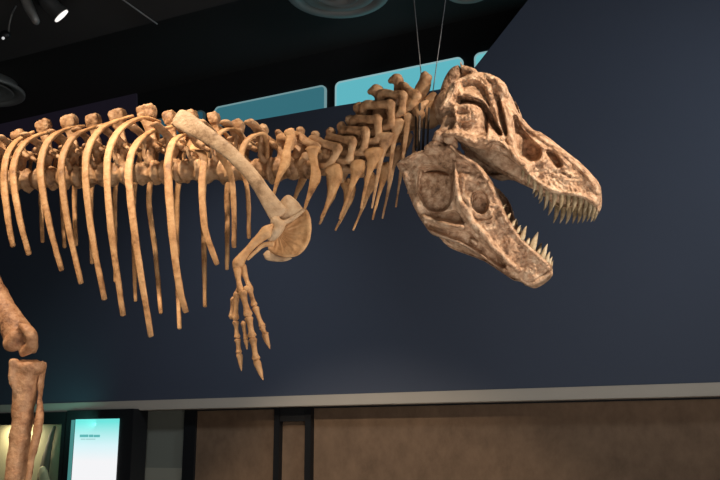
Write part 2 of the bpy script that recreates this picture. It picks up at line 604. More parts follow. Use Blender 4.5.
# ---- vertebrae
def interp(x, tab):
    for (x0, y0), (x1, y1) in zip(tab, tab[1:]):
        if x <= x1:
            return y0 + (y1 - y0) * (x - x0) / (x1 - x0)
    return tab[-1][1]
CY = [(-120, 188), (0, 183), (60, 178), (120, 174), (200, 171), (260, 171), (285, 170)]
dorsal = [(-76, 158, 14), (-51, 152, 14), (-25, 146, 14), (0, 139, 10), (17.5, 132, 14), (43, 122, 15), (68.5, 117, 16), (92.5, 116, 14), (117, 111, 16), (146, 107, 18),
          (169, 113, 12), (190, 112, 12), (213, 114, 10), (236.5, 122, 12), (261, 127, 11)]
PXM = 6.35e-3   # metres per pixel at the backbone

def vertebra(cx, cy, sx, sy, sw, tang, wid=0.30, cr=0.078, cl=0.128, spine_thick=0.024, proc_rise=0.05):
    c = B(cx, cy)
    up = (UP - tang * UP.dot(tang)).normalized()
    bm = bmesh.new()
    hl = cl / 2
    tube(bm, [(c - tang * hl, cr * 1.0, cr), (c - tang * hl * .84, cr * 1.13, cr * 1.1), (c - tang * hl * .5, cr * .85, cr * .78), (c, cr * .74, cr * .66), (c + tang * hl * .5, cr * .85, cr * .78),
              (c + tang * hl * .84, cr * 1.13, cr * 1.1), (c + tang * hl, cr * 1.0, cr * .97)], up, n=18, sub=3)
    topp = B(sx, sy)
    k0 = c + up * cr * .7
    mid = c + up * cr * 2.6
    tube(bm, [(k0, .04, .06), (c + up * cr * 1.5, .026, .045), (mid, .04, .036)], tang, n=12, sub=3)
    # zygapophyses fore and aft
    for s in (-1, 1):
        for d in (-1, 1):
            tube(bm, [(mid + bl * (.03 * s), .022, .02), (mid + tang * (.08 * d) + bl * (.05 * s) - up * (.045 if d > 0 else -.0), .018, .026)], up, n=8, sub=3)
    # transverse processes, flattened, both sides, with pillars below them
    for s in (1, -1):
        e = mid + bl * (wid * s) + up * proc_rise - tang * .03
        tube(bm, [(mid + bl * (.02 * s), .055, .026), (mid + bl * (wid * .55 * s) + up * proc_rise * .6 - tang * .01, .038, .015),
                  (e, .042, .018)], tang, n=12, sub=4)
        tube(bm, [(c + up * cr * .6 + bl * (cr * .8 * s) + tang * .02, .022, .016), (c + up * cr * 1.3 + bl * (cr * 1.1 * s), .016, .013), (mid + bl * (wid * .42 * s) + up * .012, .022, .012)], tang, n=8, sub=3)
    o = finish('vertebra', bm, M_VERT, root)
    remesh(o, 0.009, 2, 0.008, 19)
    # neural spine
    bm = bmesh.new()
    half = sw * PXM * .5
    ax = (topp - mid).normalized()
    tip = topp - ax * spine_thick * .8
    tube(bm, [(mid - ax * .02, half * .8, spine_thick * .9), (mid.lerp(tip, .3), half * .6, spine_thick * .65), (mid.lerp(tip, .58), half * .72, spine_thick * .9),
              (mid.lerp(tip, .76), half * 1.0, spine_thick * 1.5), (tip - ax * .012, half * 1.14, spine_thick * 1.8), (topp, half * 1.02, spine_thick * 1.7)], tang, n=24, sub=4, box=.4, flat=True)
    sp = finish('neural_spine', bm, M_VERT, o)
    remesh(sp, 0.006, 1, 0.006, 24)
    return o

for (sx, sy, sw) in dorsal:
    cx = sx + 3
    cy = interp(cx, CY)
    t = (B(cx + 8, interp(cx + 8, CY)) - B(cx - 8, interp(cx - 8, CY))).normalized()
    vertebra(cx, cy, sx, sy, sw, t, wid=0.24)

# ---- neck vertebrae: centrum, knob-topped spine, plate process with its column
neck = [  # centrum px, spine top px, top width, process start, process corner, column foot
    ((287, 168), (278, 130), 8, (280, 138), (293, 140), (289, 148)),
    ((300, 167), (300.5, 127), 9, (298, 137), (318, 148), (305, 157)),
    ((314, 165), (316, 131), 10, (312, 140), (339, 148), (328, 167)),
    ((328, 161), (331.5, 128), 11, (329, 138), (353, 141), (349, 162)),
    ((342, 155), (341.5, 122), 11, (343, 131), (366, 131), (364, 153)),
    ((356, 147), (349.5, 116), 12, (354, 120), (378, 119), (379, 140)),
    ((369, 138), (357, 103), 13, (364, 106), (391, 104), (392, 125)),
    ((382, 129), (378, 86), 13, (381, 94), (403, 95), (402, 113)),
    ((396, 120), (399, 75), 12, (402, 86), (417, 96), (413, 106)),
]
for i, (cc, st, sw, p0, p1, p2) in enumerate(neck):
    nx = neck[i + 1][0] if i + 1 < len(neck) else (410, 111)
    c = B(*cc)
    tang = (B(*nx) - c).normalized()
    up = (UP - tang * UP.dot(tang)).normalized()
    cr = 0.085 if i < 6 else .075
    bm = bmesh.new()
    tube(bm, [(c - tang * .055, cr, cr), (c - tang * .02, cr * .8, cr * .75), (c + tang * .02, cr * .8, cr * .75), (c + tang * .055, cr, cr)], up, n=16, sub=3)
    top_ = B(*st)
    mid = c.lerp(top_, .5)
    tube(bm, [(c + up * .05, .05, .07), (mid, .045, .045)], tang, n=10, sub=3)
    for s in (1, -1):
        dd = .13 if s > 0 else -.13
        A = B(*p0, .05); Bq = B(*p1, .14); D = B(*p2, .14)
        if s < 0:
            A, Bq, D = BODY.mirror(A), BODY.mirror(Bq), BODY.mirror(D)
        tube(bm, [(mid, .04, .03), (A, .034, .028), (A.lerp(Bq, .55), .026, .03), (Bq, .032, .026)], UP, n=10, sub=4)
        tube(bm, [(Bq, .034, .024), (Bq.lerp(D, .5), .026, .018), (D, .032, .022)], bh, n=10, sub=4)
        tube(bm, [(D, .02, .02), (c + bl * (.05 * s), .03, .03)], up, n=8, sub=3)
    o = finish('vertebra', bm, M_VERT, root)
    remesh(o, 0.010, 2, 0.005, 20)
    bm = bmesh.new()
    half = sw * PXM * .5
    ax = (top_ - mid).normalized()
    tip = top_ - ax * half * .6
    hook = B(st[0] - (6 if i >= 7 else 0), st[1] + 1) - top_
    tube(bm, [(mid, half * 1.0, .034), (mid.lerp(tip, .5), half * .72, .026), (mid.lerp(tip, .85), half * .95, .04), (tip + hook * .5, half * .95, .045), ], tang, n=14, sub=5)
    if i >= 7:
        tube(bm, [(tip, half * .8, .04), (tip + hook * .8, half * .65, .036), (tip + hook * 1.5 - UP * .01, half * .4, .025)], UP, n=10, sub=4)
    sp = finish('neural_spine', bm, M_VERT, o)
    remesh(sp, 0.008, 2, 0.004, 26)

# axis and atlas tucked behind the skull
bm = bmesh.new()
c = B(412, 113)
blob(bm, c, (.085, .075, .085))
tube(bm, [(B(408, 110), .06, .05), (B(420, 92), .05, .03), (B(426, 80), .04, .035), (B(425, 75), .03, .03)], bh, n=12)
tube(bm, [(c, .04, .04), (B(417, 112, .12), .03, .02), (B(421, 106, .15), .03, .02), (B(428, 101, .14), .015, .012)], UP, n=10)
tube(bm, [(B(413, 106, .1), .02, .02), (B(420, 113, .16), .03, .02), (B(419, 124, .15), .012, .012)], bh, n=10)
o = finish('vertebra', bm, M_VERT, root)
remesh(o, 0.010, 2, 0.008, 22)
bm = bmesh.new()
blob(bm, B(428, 116), (.09, .09, .08))
blob(bm, B(440, 112), (.08, .12, .07))
tube(bm, [(B(424, 108), .05, .04), (B(434, 96), .035, .03)], bh, n=10)
o = finish('vertebra', bm, M_VERT, root)
remesh(o, 0.010, 2, 0.008, 22)

# ---- ribs
def rib(name, pts, rmaj, rmin, mat=M_RIB, sub=6):
    """pts: (px, py, d); widths taper along the bone"""
    n = len(pts)
    prof = [0.62, 0.9, 1.0]
    out = []
    for i, (x, y, d) in enumerate(pts):
        f = i / (n - 1)
        k = 0.65 + 0.35 * min(1, f * 3) if f < .34 else 1.0 - .34 * max(0, (f - .55) / .45)
        out.append((B(x, y, d), rmaj * k, rmin * (k * .6 + .4)))
    bm = bmesh.new()
    tube(bm, out, bh, n=16, sub=sub, box=.72)
    return finish(name, bm, mat, root, 0.003, 14)

near = [
    [(8, 140, .08), (-12, 138, .2), (-20, 150, .33), (-22, 175, .38), (-17, 215, .40), (-9, 240, .38)],
    [(33, 132, .06), (17, 141, .2), (7, 156, .33), (4, 180, .38), (8, 218, .40), (13, 246, .38)],
    [(62, 132, .06), (42, 134, .17), (25, 143, .28), (15, 160, .36), (13.5, 180, .40), (20, 220, .42), (29, 254, .39)],
    [(84, 126, .06), (67, 129, .17), (52, 137, .28), (43, 152, .36), (41, 177, .42), (49, 222, .44), (61.5, 270, .40)],
    [(110, 123, .06), (92, 128, .17), (76, 135, .28), (65, 150, .36), (61.5, 172, .42), (68, 224, .44), (81, 283, .40)],
    [(132, 116, .06), (116, 121, .17), (100, 130, .28), (89, 147, .37), (85.5, 171, .43), (91, 228, .45), (104.5, 299, .40)],
    [(160, 122, .06), (142, 118, .17), (123, 127, .29), (111, 145, .38), (107, 170, .44), (111, 228, .46), (123, 315, .40)],
    [(172, 127, .06), (153, 131, .18), (138, 142, .30), (129.5, 162, .39), (129.5, 188, .44), (137, 250, .46), (151, 336, .40)],
    [(192, 131, .06), (183, 135, .18), (174, 141, .29), (168.5, 158, .37), (168.5, 182, .42), (173, 240, .44), (180, 290, .42), (186, 312, .39)],
    [(186, 138, .10), (193, 149, .20), (200, 152, .27), (204, 160, .32), (202, 185, .36), (205, 228, .37), (217, 264, .34)],
    [(244, 146, .06), (240, 134, .14), (229, 129, .22), (218, 136, .28), (219, 152, .32), (231, 176, .34), (234, 210, .33), (234, 247, .30)],
    [(267, 160, .05), (267, 144, .10), (263, 134, .16), (251, 137, .22), (242, 150, .26), (243, 168, .28), (248, 195, .28), (249, 238, .26)],
]
for i, pts in enumerate(near):
    rm = .027 if i < 9 else (.026, .021, .019)[i - 9]
    rib('rib', pts, rm, .0125 if i < 9 else .011)
# far side ribs, seen between the near ones
far = [
    [(22, 138, -.05), (40, 150, -.3), (41, 195, -.40), (42.5, 242, -.36)],
    [(45, 134, -.05), (62, 148, -.3), (62, 195, -.42), (64.5, 247, -.38)],
    [(66, 130, -.05), (76, 148, -.3), (74.5, 195, -.42), (76, 245, -.38)],
    [(88, 126, -.05), (97, 145, -.32), (91, 195, -.44), (92, 263, -.38)],
    [(112, 123, -.05), (122, 142, -.32), (115, 195, -.46), (115.5, 281, -.40)],
    [(132, 121, -.05), (142, 142, -.34), (133.5, 200, -.46), (135.5, 301, -.40)],
    [(150, 120, -.05), (158, 142, -.34), (149, 196, -.46), (155, 250, -.46), (161, 313, -.40)],
    [(172, 122, -.05), (184, 142, -.34), (177, 196, -.44), (177, 260, -.44), (179.5, 328, -.38)],
    [(196, 124, -.05), (208, 142, -.32), (203, 196, -.40), (204, 250, -.40), (205, 306, -.36)],
    [(218, 126, -.05), (231, 145, -.28), (227.5, 190, -.34), (227.5, 225, -.34), (227, 269, -.30)],
]
for pts in far:
    rib('rib', pts, .021, .013)

# ---- neck ribs: triangular heads and tapering tails, both sides
cerv = [
    [(289, 131, .16, .036), (291, 138, .16, .030), (287, 150, .17, .026), (285.5, 162, .17, .032), (278, 180, .17, .016), (271, 203, .16, .007)],
    [(313, 149, .16, .050), (313, 156, .16, .030), (314.5, 166, .16, .026), (315.5, 178, .17, .034), (309, 196, .17, .015), (303.5, 212, .16, .007)],
    [(332.5, 168, .16, .052), (335, 175, .16, .048), (334, 185, .16, .036), (329, 200, .16, .017), (321, 219, .15, .007)],
    [(357.5, 163, .15, .048), (357.5, 169, .16, .046), (354.5, 178, .16, .027), (349, 194, .16, .013), (339.5, 219, .15, .007)],
    [(373.5, 152, .15, .066), (373.5, 158, .15, .048), (370.5, 168, .15, .024), (366, 184, .15, .012), (361, 208, .14, .007)],
    [(386, 136, .14, .058), (385.5, 142, .14, .042), (382, 153, .14, .022), (378, 175, .14, .013), (372, 208, .13, .007)],
    [(397, 122, .13, .052), (396.5, 128, .13, .038), (394, 140, .13, .019), (391, 162, .13, .012), (387, 197, .12, .006)],
    [(408, 115, .13, .03), (407.5, 124, .13, .02), (404, 150, .12, .012), (400, 184, .11, .006)],
]
for k, pts in enumerate(cerv):
    for s in (1, -1):
        bm = bmesh.new()
        pp = [(B(x, y, d), r, r * .5) for x, y, d, r in pts]
        if s < 0:
            pp = [(BODY.mirror(p) , a * .9, b_) for p, a, b_ in pp]
        tube(bm, pp, bh, n=14, sub=6, box=.75)
        # forward and inward head prongs
        q = pp[0][0]
        tube(bm, [(q, .018, .014), (q - bl * (.06 * s) + bh * .03 + UP * .0, .014, .014)], UP, n=8, sub=2)
        finish('neck_rib', bm, M_RIB if k < 5 else M_VERT, root, 0.003, 22)

# ---- shoulder blade
bm = bmesh.new()
sp_ = [(177, 117, .36, .052), (181, 119, .365, .062), (189, 124, .375, .062), (200, 131, .385, .053), (213, 139.5, .40, .047), (228, 151, .41, .044), (243, 165.5, .42, .042),
       (256, 181, .42, .042), (266, 196, .41, .046), (273, 207, .40, .054), (279, 215, .39, .06)]
tube(bm, [(B(x, y, d), r, .017 if i < 5 else .021) for i, (x, y, d, r) in enumerate(sp_)], (bh * .6 + UP * .8).normalized(), n=20, sub=5, box=.7)
finish('scapula', bm, M_SCAP, root, 0.003, 10)

def plate(name, poly, d0, thick, mat, dome=0.0, rim=0.0, ribs=None, sub=14, parent=None, rough=.002, center=None):
    """rounded bone plate from an outline, dished or domed, real thickness"""
    cx = sum(p[0] for p in poly) / len(poly); cy = sum(p[1] for p in poly) / len(poly)
    if center: cx, cy = center
    out = [tuple(q) for q in spline([list(p) for p in poly] + [list(poly[0])], 7)][:-1]
    bm = bmesh.new()
    N = len(out)
    layers = []
    for side in (1, -1):
        rings = []
        for k in range(sub + 1):
            f = k / sub
            row = []
            for j, (x, y) in enumerate(out):
                d = d0 + dome * (1 - f * f)
                e = thick * .5 * math.sqrt(max(0, 1 - f ** 6))
                if side > 0:
                    d += rim * max(0, (f - .8) / .2) * (1 if f < 1 else .6)
                    if ribs:
                        d += ribs * (math.sin(j / N * 2 * math.pi * 17) + .7 * math.sin(j / N * 2 * math.pi * 29 + 1)) * f * (1 - f) * 2
                row.append(bm.verts.new(B(cx + (x - cx) * f, cy + (y - cy) * f, d + side * e)) if k else None)
            if k == 0:
                cv = bm.verts.new(B(cx, cy, d0 + dome + side * thick * .5))
                row = [cv] * N
            rings.append(row)
        for k in range(sub):
            for j in range(N):
                j2 = (j + 1) % N
                q = [rings[k][j], rings[k][j2], rings[k + 1][j2], rings[k + 1][j]]
                q = list(dict.fromkeys(q))
                bm.faces.new(q if side > 0 else q[::-1])
        layers.append(rings[-1])
    for j in range(N):
        j2 = (j + 1) % N
        bm.faces.new((layers[0][j], layers[0][j2], layers[1][j2], layers[1][j]))
    return finish(name, bm, mat, parent or root, rough, 16)

plate('acromion', [(271, 214), (277, 207), (283, 198), (288.5, 195), (295, 199), (301.5, 206.5), (303, 212), (296, 220), (285, 225), (276, 224)], .345, .035, M_SCAP, .02)
cor = plate('coracoid', [(277, 228), (286, 222), (297, 216), (305, 209), (310, 216), (311.5, 228), (310, 240), (304.5, 250), (297, 256), (286, 257.5), (276, 255), (268.5, 250), (269, 244), (274, 238)],
            .35, .045, M_RIB, -.03, .014, .004, center=(278, 233))
plate('coracoid_flange', [(263, 254), (268, 250), (278, 256), (289, 257), (292, 258.5), (285, 261.5), (274, 261.5), (266, 259.5)], .31, .04, M_SCAP, .0)
bm = bmesh.new()
tube(bm, [(B(275, 221, .40), .035, .03), (B(280, 226, .41), .03, .03), (B(276, 233, .41), .03, .03), (B(270, 240, .40), .02, .02)], bh, n=12)
tube(bm, [(B(279, 225, .40), .02, .02), (B(292, 219, .38), .014, .014), (B(304, 210, .37), .012, .012)], UP, n=10)
remesh(finish('glenoid', bm, M_SCAP, root), .008, 2, .003, 20)

# ---- arm
def bone(name, pts, mat, ref=None, n=14, rough=.003, parent=None, ns=18):
    bm = bmesh.new()
    tube(bm, [(B(x, y, d), ra, rb) for x, y, d, ra, rb in pts], ref or bh, n=n, sub=6)
    return finish(name, bm, mat, parent or root, rough, ns)

bone('humerus', [(273, 227, .41, .02, .03), (267, 232, .42, .042, .036), (260, 238, .43, .030, .028), (251, 247, .44, .024, .024), (243, 256, .45, .026, .026), (238.5, 263, .45, .036, .032), (236.5, 267, .45, .026, .026)], M_RIB)
bone('humerus_crest', [(273, 244, .41, .010, .016), (264, 245, .42, .014, .014), (256, 251, .43, .012, .012), (248, 259, .44, .010, .010)], M_RIB)
bone('ulna', [(236, 263, .44, .02, .02), (237.5, 270, .45, .024, .024), (238.5, 279, .455, .016, .018), (240, 287, .46, .018, .02), (241.5, 292, .46, .022, .022)], M_RIB)
bone('radius', [(243, 266, .43, .018, .018), (244.5, 273, .435, .019, .02), (247, 281, .44, .013, .014), (250, 288, .44, .018, .02), (250.5, 291, .44, .014, .014)], M_RIB)
hand = empty('hand', B(243, 292, .45), root)
hand.parent = root; hand.location = B(243, 292, .45) - root.location
def phalanx(name, x0, y0, x1, y1, d0, d1, r, claw=False):
    a, b_ = V((x0, y0, d0)), V((x1, y1, d1))
    L = a.lerp
    g = lambda f, k: (*L(b_, f), k * r, k * r)
    bm = bmesh.new()
    if claw:
        pts = [g(-.02, .9), g(.1, 1.15), g(.3, 1.0), g(.6, .75), g(.85, .42), g(1.0, .12)]
    else:
        pts = [g(-.01, .8), g(.08, 1.28), g(.25, .95), g(.5, .78), g(.75, .9), g(.92, 1.25), g(1.01, .8)]
    tube(bm, [(B(x, y, d), p, q) for x, y, d, p, q in pts], bh, n=12, sub=4)
    o = finish(name, bm, M_RIB, None, .0018, 30)
    o.parent = hand
    o.matrix_parent_inverse = Matrix.Translation(-(hand.location + root.location))
    return o
phalanx('metacarpal', 242, 291, 248.5, 316, .46, .47, .0215)
phalanx('phalanx', 248.7, 317, 252.3, 337, .47, .475, .0205)
phalanx('phalanx', 252.5, 338, 256.3, 360, .475, .47, .019)
phalanx('claw', 256.5, 360.5, 263, 380, .47, .46, .019, True)
phalanx('metacarpal', 249.5, 288, 254.5, 306, .44, .43, .016)
phalanx('phalanx', 255, 307, 262.5, 327, .43, .42, .0165)
phalanx('phalanx', 262, 327, 265.5, 335, .42, .42, .0165)
phalanx('claw', 264.5, 334, 270, 349, .42, .41, .0165, True)
phalanx('metacarpal', 237, 292, 235.5, 320, .42, .40, .0165)
phalanx('phalanx', 235.5, 321, 237.5, 338, .40, .39, .0155)
phalanx('phalanx', 237.5, 339, 239.2, 353, .39, .38, .0155)
phalanx('claw', 239.2, 353.5, 241.5, 371, .38, .37, .0155, True)
phalanx('metacarpal', 233, 298, 231, 318, .38, .36, .012)
phalanx('phalanx', 243, 322, 246, 340, .42, .40, .012)
phalanx('claw', 246, 340, 247, 349, .40, .40, .012, True)
bm = bmesh.new()
for x, y in ((240, 290), (247, 289), (243, 293)):
    blob(bm, B(x, y, .45), (.024, .024, .02))
w = finish('wrist_bone', bm, M_RIB, None, .002, 30)
w.parent = hand; w.matrix_parent_inverse = Matrix.Translation(-(hand.location + root.location))

# ---- right leg
L_ = lambda x, y, d: B(x, y, d)
bm = bmesh.new()
tube(bm, [(L_(-62, 190, .25), .10, .08), (L_(-45, 220, .34), .10, .085), (L_(-22, 262, .36), .085, .08), (L_(-3, 296, .38), .074, .07), (L_(10, 317, .40), .072, .07), (L_(15, 329, .40), .092, .08), (L_(19, 337, .40), .09, .075)], bh, n=20, sub=6)
blob(bm, L_(13, 343, .45), (.06, .07, .056))
blob(bm, L_(16, 337, .47), (.05, .05, .05))
tube(bm, [(L_(21, 327, .49), .022, .035), (L_(28, 331, .51), .034, .04), (L_(32.5, 339, .50), .036, .04), (L_(30.5, 347, .47), .034, .04), (L_(24, 351, .44), .03, .045)], bh, n=14)
blob(bm, L_(33, 346, .32), (.03, .06, .05))
o = finish('femur', bm, M_LEG, root)
remesh(o, .014, 3, .007, 11)
bm = bmesh.new()
tube(bm, [(L_(28, 362.5, .42), .09, .03), (L_(28, 363.5, .42), .115, .07), (L_(28, 366, .42), .118, .095), (L_(26.5, 372, .42), .098, .085), (L_(25.5, 384, .42), .086, .075), (L_(23.5, 410, .42), .068, .06),
          (L_(19, 450, .42), .063, .06), (L_(14.5, 482, .42), .064, .06), (L_(6, 540, .42), .07, .06), (L_(0, 585, .42), .10, .07)], bh, n=20, sub=6)
tube(bm, [(L_(14, 362, .5), .03, .04), (L_(12, 374, .5), .02, .03), (L_(16, 392, .48), .02, .02)], bh, n=10)
o = finish('tibia', bm, M_LEG, root)
remesh(o, .013, 3, .009, 12)
bone('fibula', [(42, 370, .40, .012, .03), (41.5, 377, .40, .013, .03), (40, 396, .42, .013, .022), (39.5, 418, .45, .026, .024), (36.5, 436, .46, .026, .022), (31, 460, .46, .021, .02),
                (28, 482, .46, .018, .018), (16, 540, .46, .018, .018), (6, 585, .46, .03, .03)], M_LEG, rough=.006)
foot0 = L_(0, 585, .42)
ZP = .5
bm = bmesh.new()
toe = V((foot0.x + .18, foot0.y - .06, ZP + .09))
for k in (-1, 0, 1):
    tube(bm, [(foot0 + bl * (.04 * k) - UP * .02, .05, .05), (foot0.lerp(toe, .5) + bl * (.06 * k), .04, .04), (toe + bl * (.09 * k), .055, .05)], bh, n=12)
remesh(finish('metatarsal', bm, M_LEG, root), .015, 2, .006, 12)
for k in (-1, 0, 1):
    a = toe + bl * (.09 * k)
    dv = (bh + bl * (.35 * k)).normalized()
    bm = bmesh.new()
    tube(bm, [(a, .05, .05), (a + dv * .14 - UP * .035, .04, .04), (a + dv * .28 - UP * .03, .035, .03), (a + dv * .42 - UP * .055, .03, .03), (a + dv * .52 - UP * .085, .008, .006)], bl, n=12)
    finish('toe', bm, M_LEG, root, .004, 14)
pl_c = foot0.copy()
bm = bmesh.new()
fl = [V((-5.2, 4.0, ZP)), V((-1.2, 4.0, ZP)), V((-1.2, 7.2, ZP)), V((-5.2, 7.2, ZP))]
prism(bm, fl, [V((p.x, p.y, 0)) for p in fl])
struct(finish('plinth', bm, M_METAL, smooth=False))  # plinth added out of view so the foot has something to stand on

# ------------------------------------------------------------------ skull sculpted as a relief with real width
def seg_dist(X, Y, pts):
    """distance to a polyline and the position along it"""
    best = np.full(X.shape, 1e9)
    par = np.zeros(X.shape)
    n = len(pts) - 1
    for i in range(n):
        x0, y0 = pts[i][:2]; x1, y1 = pts[i + 1][:2]
        dx, dy = x1 - x0, y1 - y0
        L2 = dx * dx + dy * dy + 1e-9
        t = np.clip(((X - x0) * dx + (Y - y0) * dy) / L2, 0, 1)
        d = np.hypot(X - x0 - t * dx, Y - y0 - t * dy)
        m = d < best
        best[m] = d[m]
        par[m] = (i + t[m])
    return best, par

def inside(X, Y, poly):
    r = np.zeros(X.shape, bool)
    n = len(poly)
    for i in range(n):
        x0, y0 = poly[i]; x1, y1 = poly[(i + 1) % n]
        c_ = ((y0 > Y) != (y1 > Y)) & (X < (x1 - x0) * (Y - y0) / (y1 - y0 + 1e-12) + x0)
        r ^= c_
    return r

def sdist(X, Y, poly):
    d, _ = seg_dist(X, Y, list(poly) + [poly[0]])
    return np.where(inside(X, Y, poly), d, -d)

def idw(X, Y, ctrl, p=3.0):
    num = np.zeros(X.shape); den = np.zeros(X.shape)
    for x, y, w in ctrl:
        k = 1.0 / ((X - x) ** 2 + (Y - y) ** 2 + 4.0) ** (p / 2)
        num += k * w; den += k
    return num / den

def fnoise(X, Y, scale, seed, oct=4):
    out = np.zeros(X.shape)
    it = np.nditer([X, Y], flags=['multi_index'])
    for x, y in it:
        v = V((float(x) / scale + seed, float(y) / scale - seed, seed * 1.7))
        a, s = 1.0, 0.0
        for o_ in range(oct):
            s += a * noise.noise(v); v = v * 2.1; a *= .5
        out[it.multi_index] = s
    return out

def relief(name, outline, wctrl, strokes, pits, thick, cell, noise_amp, mat, parent, rough_zones=(), bridges=(), round_px=5.0, round_amp=.05, extra=None, smooth_zones=()):
    ol = [tuple(q) for q in spline([list(p) for p in outline] + [list(outline[0])], 3)][:-1]
    xs = np.arange(min(p[0] for p in ol) - 1, max(p[0] for p in ol) + 1 + cell, cell)
    ys = np.arange(min(p[1] for p in ol) - 1, max(p[1] for p in ol) + 1 + cell, cell)
    X, Y = np.meshgrid(xs, ys)
    sd = sdist(X, Y, ol)
    W = idw(X, Y, wctrl)
    # rounded rim
    t = np.clip(sd / round_px, 0, 1)
    W = W - round_amp * (1 - np.sqrt(np.clip(1 - (1 - t) ** 2, 0, 1)))
    hole = np.zeros(X.shape, bool)
    for poly, depth, soft in pits:
        pl = [tuple(q) for q in spline([list(p) for p in poly] + [list(poly[0])], 3)][:-1]
        s_ = sdist(X, Y, pl)
        if depth is None:
            hole |= s_ > 0
        else:
            W = W - depth * np.clip(.5 + s_ / soft, 0, 1)
    for pts, r, amp in strokes:
        d, par = seg_dist(X, Y, pts)
        rr = r if not isinstance(r, (list, tuple)) else np.interp(par, np.arange(len(r)), r)
        q = np.clip(1 - (d / rr) ** 2, 0, 1)
        W = W + amp * np.sqrt(q)
    nz = fnoise(X, Y, 9.0, 3.3, 4)
    calm = np.ones(X.shape)
    for poly in smooth_zones:
        calm *= 1 - .9 * np.clip(.5 + sdist(X, Y, poly) / 3.0, 0, 1)
    W = W + noise_amp * nz * calm
    for poly, amp, sc in rough_zones:
        k = np.clip(sdist(X, Y, poly) / 5.0, 0, 1)
        ridged = np.abs(fnoise(X, Y, sc, 7.7, 3))
        W = W - amp * k * calm * (.45 - np.minimum(ridged * 1.6, .9))
    # pull the nodes just outside onto the outline so that the rim is clean
    ins = (sd > -cell * .55) & ~hole
    bm = bmesh.new()
    H, Wd = X.shape
    fv = {}; bv = {}
    l = HEAD.l
    cells = []
    for j in range(H - 1):
        for i in range(Wd - 1):
            if ins[j, i] and ins[j + 1, i] and ins[j, i + 1] and ins[j + 1, i + 1]:
                cells.append((j, i))
    def getv(j, i):
        if (j, i) not in fv:
            p = HEAD.at(X[j, i], Y[j, i], float(W[j, i]))
            fv[j, i] = bm.verts.new(p)
            th = min(thick, max(.012, float(W[j, i]) - .004))
            bv[j, i] = bm.verts.new(p - l * th)
        return fv[j, i]
    for j, i in cells:
        q = [(j, i), (j, i + 1), (j + 1, i + 1), (j + 1, i)]
        for a in q: getv(*a)
        bm.faces.new([fv[a] for a in q])
        bm.faces.new([bv[a] for a in reversed(q)])
    be = [e for e in bm.edges if len(e.link_faces) == 1]
    inv_b = {fv[k]: bv[k] for k in fv}
    rim_verts = set()
    for e in be:
        a, b_ = e.verts
        if a in inv_b and b_ in inv_b:
            bm.faces.new((a, b_, inv_b[b_], inv_b[a]))
            rim_verts.update((a, b_, inv_b[a], inv_b[b_]))
    for _ in range(3):
        bmesh.ops.smooth_vert(bm, verts=list(rim_verts), factor=.5, use_axis_x=True, use_axis_y=True, use_axis_z=True)
    bmesh.ops.smooth_vert(bm, verts=bm.verts[:], factor=.35, use_axis_x=True, use_axis_y=True, use_axis_z=True)
    # the other side of the head
    geom = bm.verts[:] + bm.edges[:] + bm.faces[:]
    dup = bmesh.ops.duplicate(bm, geom=geom)
    for v in dup['geom']:
        if isinstance(v, bmesh.types.BMVert):
            v.co = HEAD.mirror(v.co)
    # bridging bone between both sides (roof, palate, chin)
    for pts, inset, arch, th in bridges:
        rows = spline([list(p) for p in pts], 5)
        A = 8
        lay = []
        for off in (0, 1):
            g = []
            for r in rows:
                n_ = HEAD.at(r[0], r[1], max(.005, r[2] - inset))
                f_ = HEAD.mirror(n_)
                g.append([bm.verts.new(n_.lerp(f_, k / A) + UP * (arch * math.sin(math.pi * k / A) - off * th) + UP * .004 * noise.noise(n_.lerp(f_, k / A) * 18)) for k in range(A + 1)])
            lay.append(g)
        R_ = len(rows)
        for g, fl_ in ((lay[0], 0), (lay[1], 1)):
            for a in range(R_ - 1):
                for k in range(A):
                    q = [g[a][k], g[a + 1][k], g[a + 1][k + 1], g[a][k + 1]]
                    bm.faces.new(q[::-1] if fl_ else q)
        for a in range(R_ - 1):
            for k in (0, A):
                bm.faces.new((lay[0][a][k], lay[0][a + 1][k], lay[1][a + 1][k], lay[1][a][k]))
        for a in (0, R_ - 1):
            for k in range(A):
                bm.faces.new((lay[0][a][k], lay[0][a][k + 1], lay[1][a][k + 1], lay[1][a][k]))
    if extra:
        extra(bm)
    return finish(name, bm, mat, parent)

sk_out = [(437, 108), (442, 100), (446, 90), (450, 83), (457, 79), (465, 74.5), (475, 71.5), (486, 72), (494, 74.5), (500, 78), (505, 82.5), (507, 88), (508, 94.5), (510.5, 101), (517, 113), (524, 122), (531, 128.5), (540, 132.5),
          (555, 143.5), (568, 153), (581, 164.5), (592, 176), (599, 185), (601.5, 194), (600, 203), (596.5, 208.5), (590, 203), (582, 198.5), (571, 196), (560, 195), (548, 191.5), (536, 183.5), (524, 170.5), (511, 159), (502, 153),
          (491, 148.5), (480, 147.5), (468, 145), (458, 140), (448, 137), (440, 135.5), (443, 131), (451, 127), (454, 120), (452, 113), (447, 109), (441, 112)]
sk_w = [(437, 108, .30), (450, 83, .27), (465, 75, .20), (480, 72, .17), (500, 80, .19), (510, 100, .15), (530, 128, .10), (555, 144, .085), (581, 165, .075), (601, 192, .05), (597, 207, .06),
        (441, 134, .37), (466, 140, .37), (490, 146, .345), (510, 156, .28), (523, 168, .235), (547, 189, .20), (575, 196, .145), (588, 200, .11),
        (470, 100, .31), (470, 122, .34), (500, 112, .265), (497, 90, .235), (515, 140, .235), (530, 150, .17), (558, 170, .16), (585, 184, .105), (540, 165, .185)]
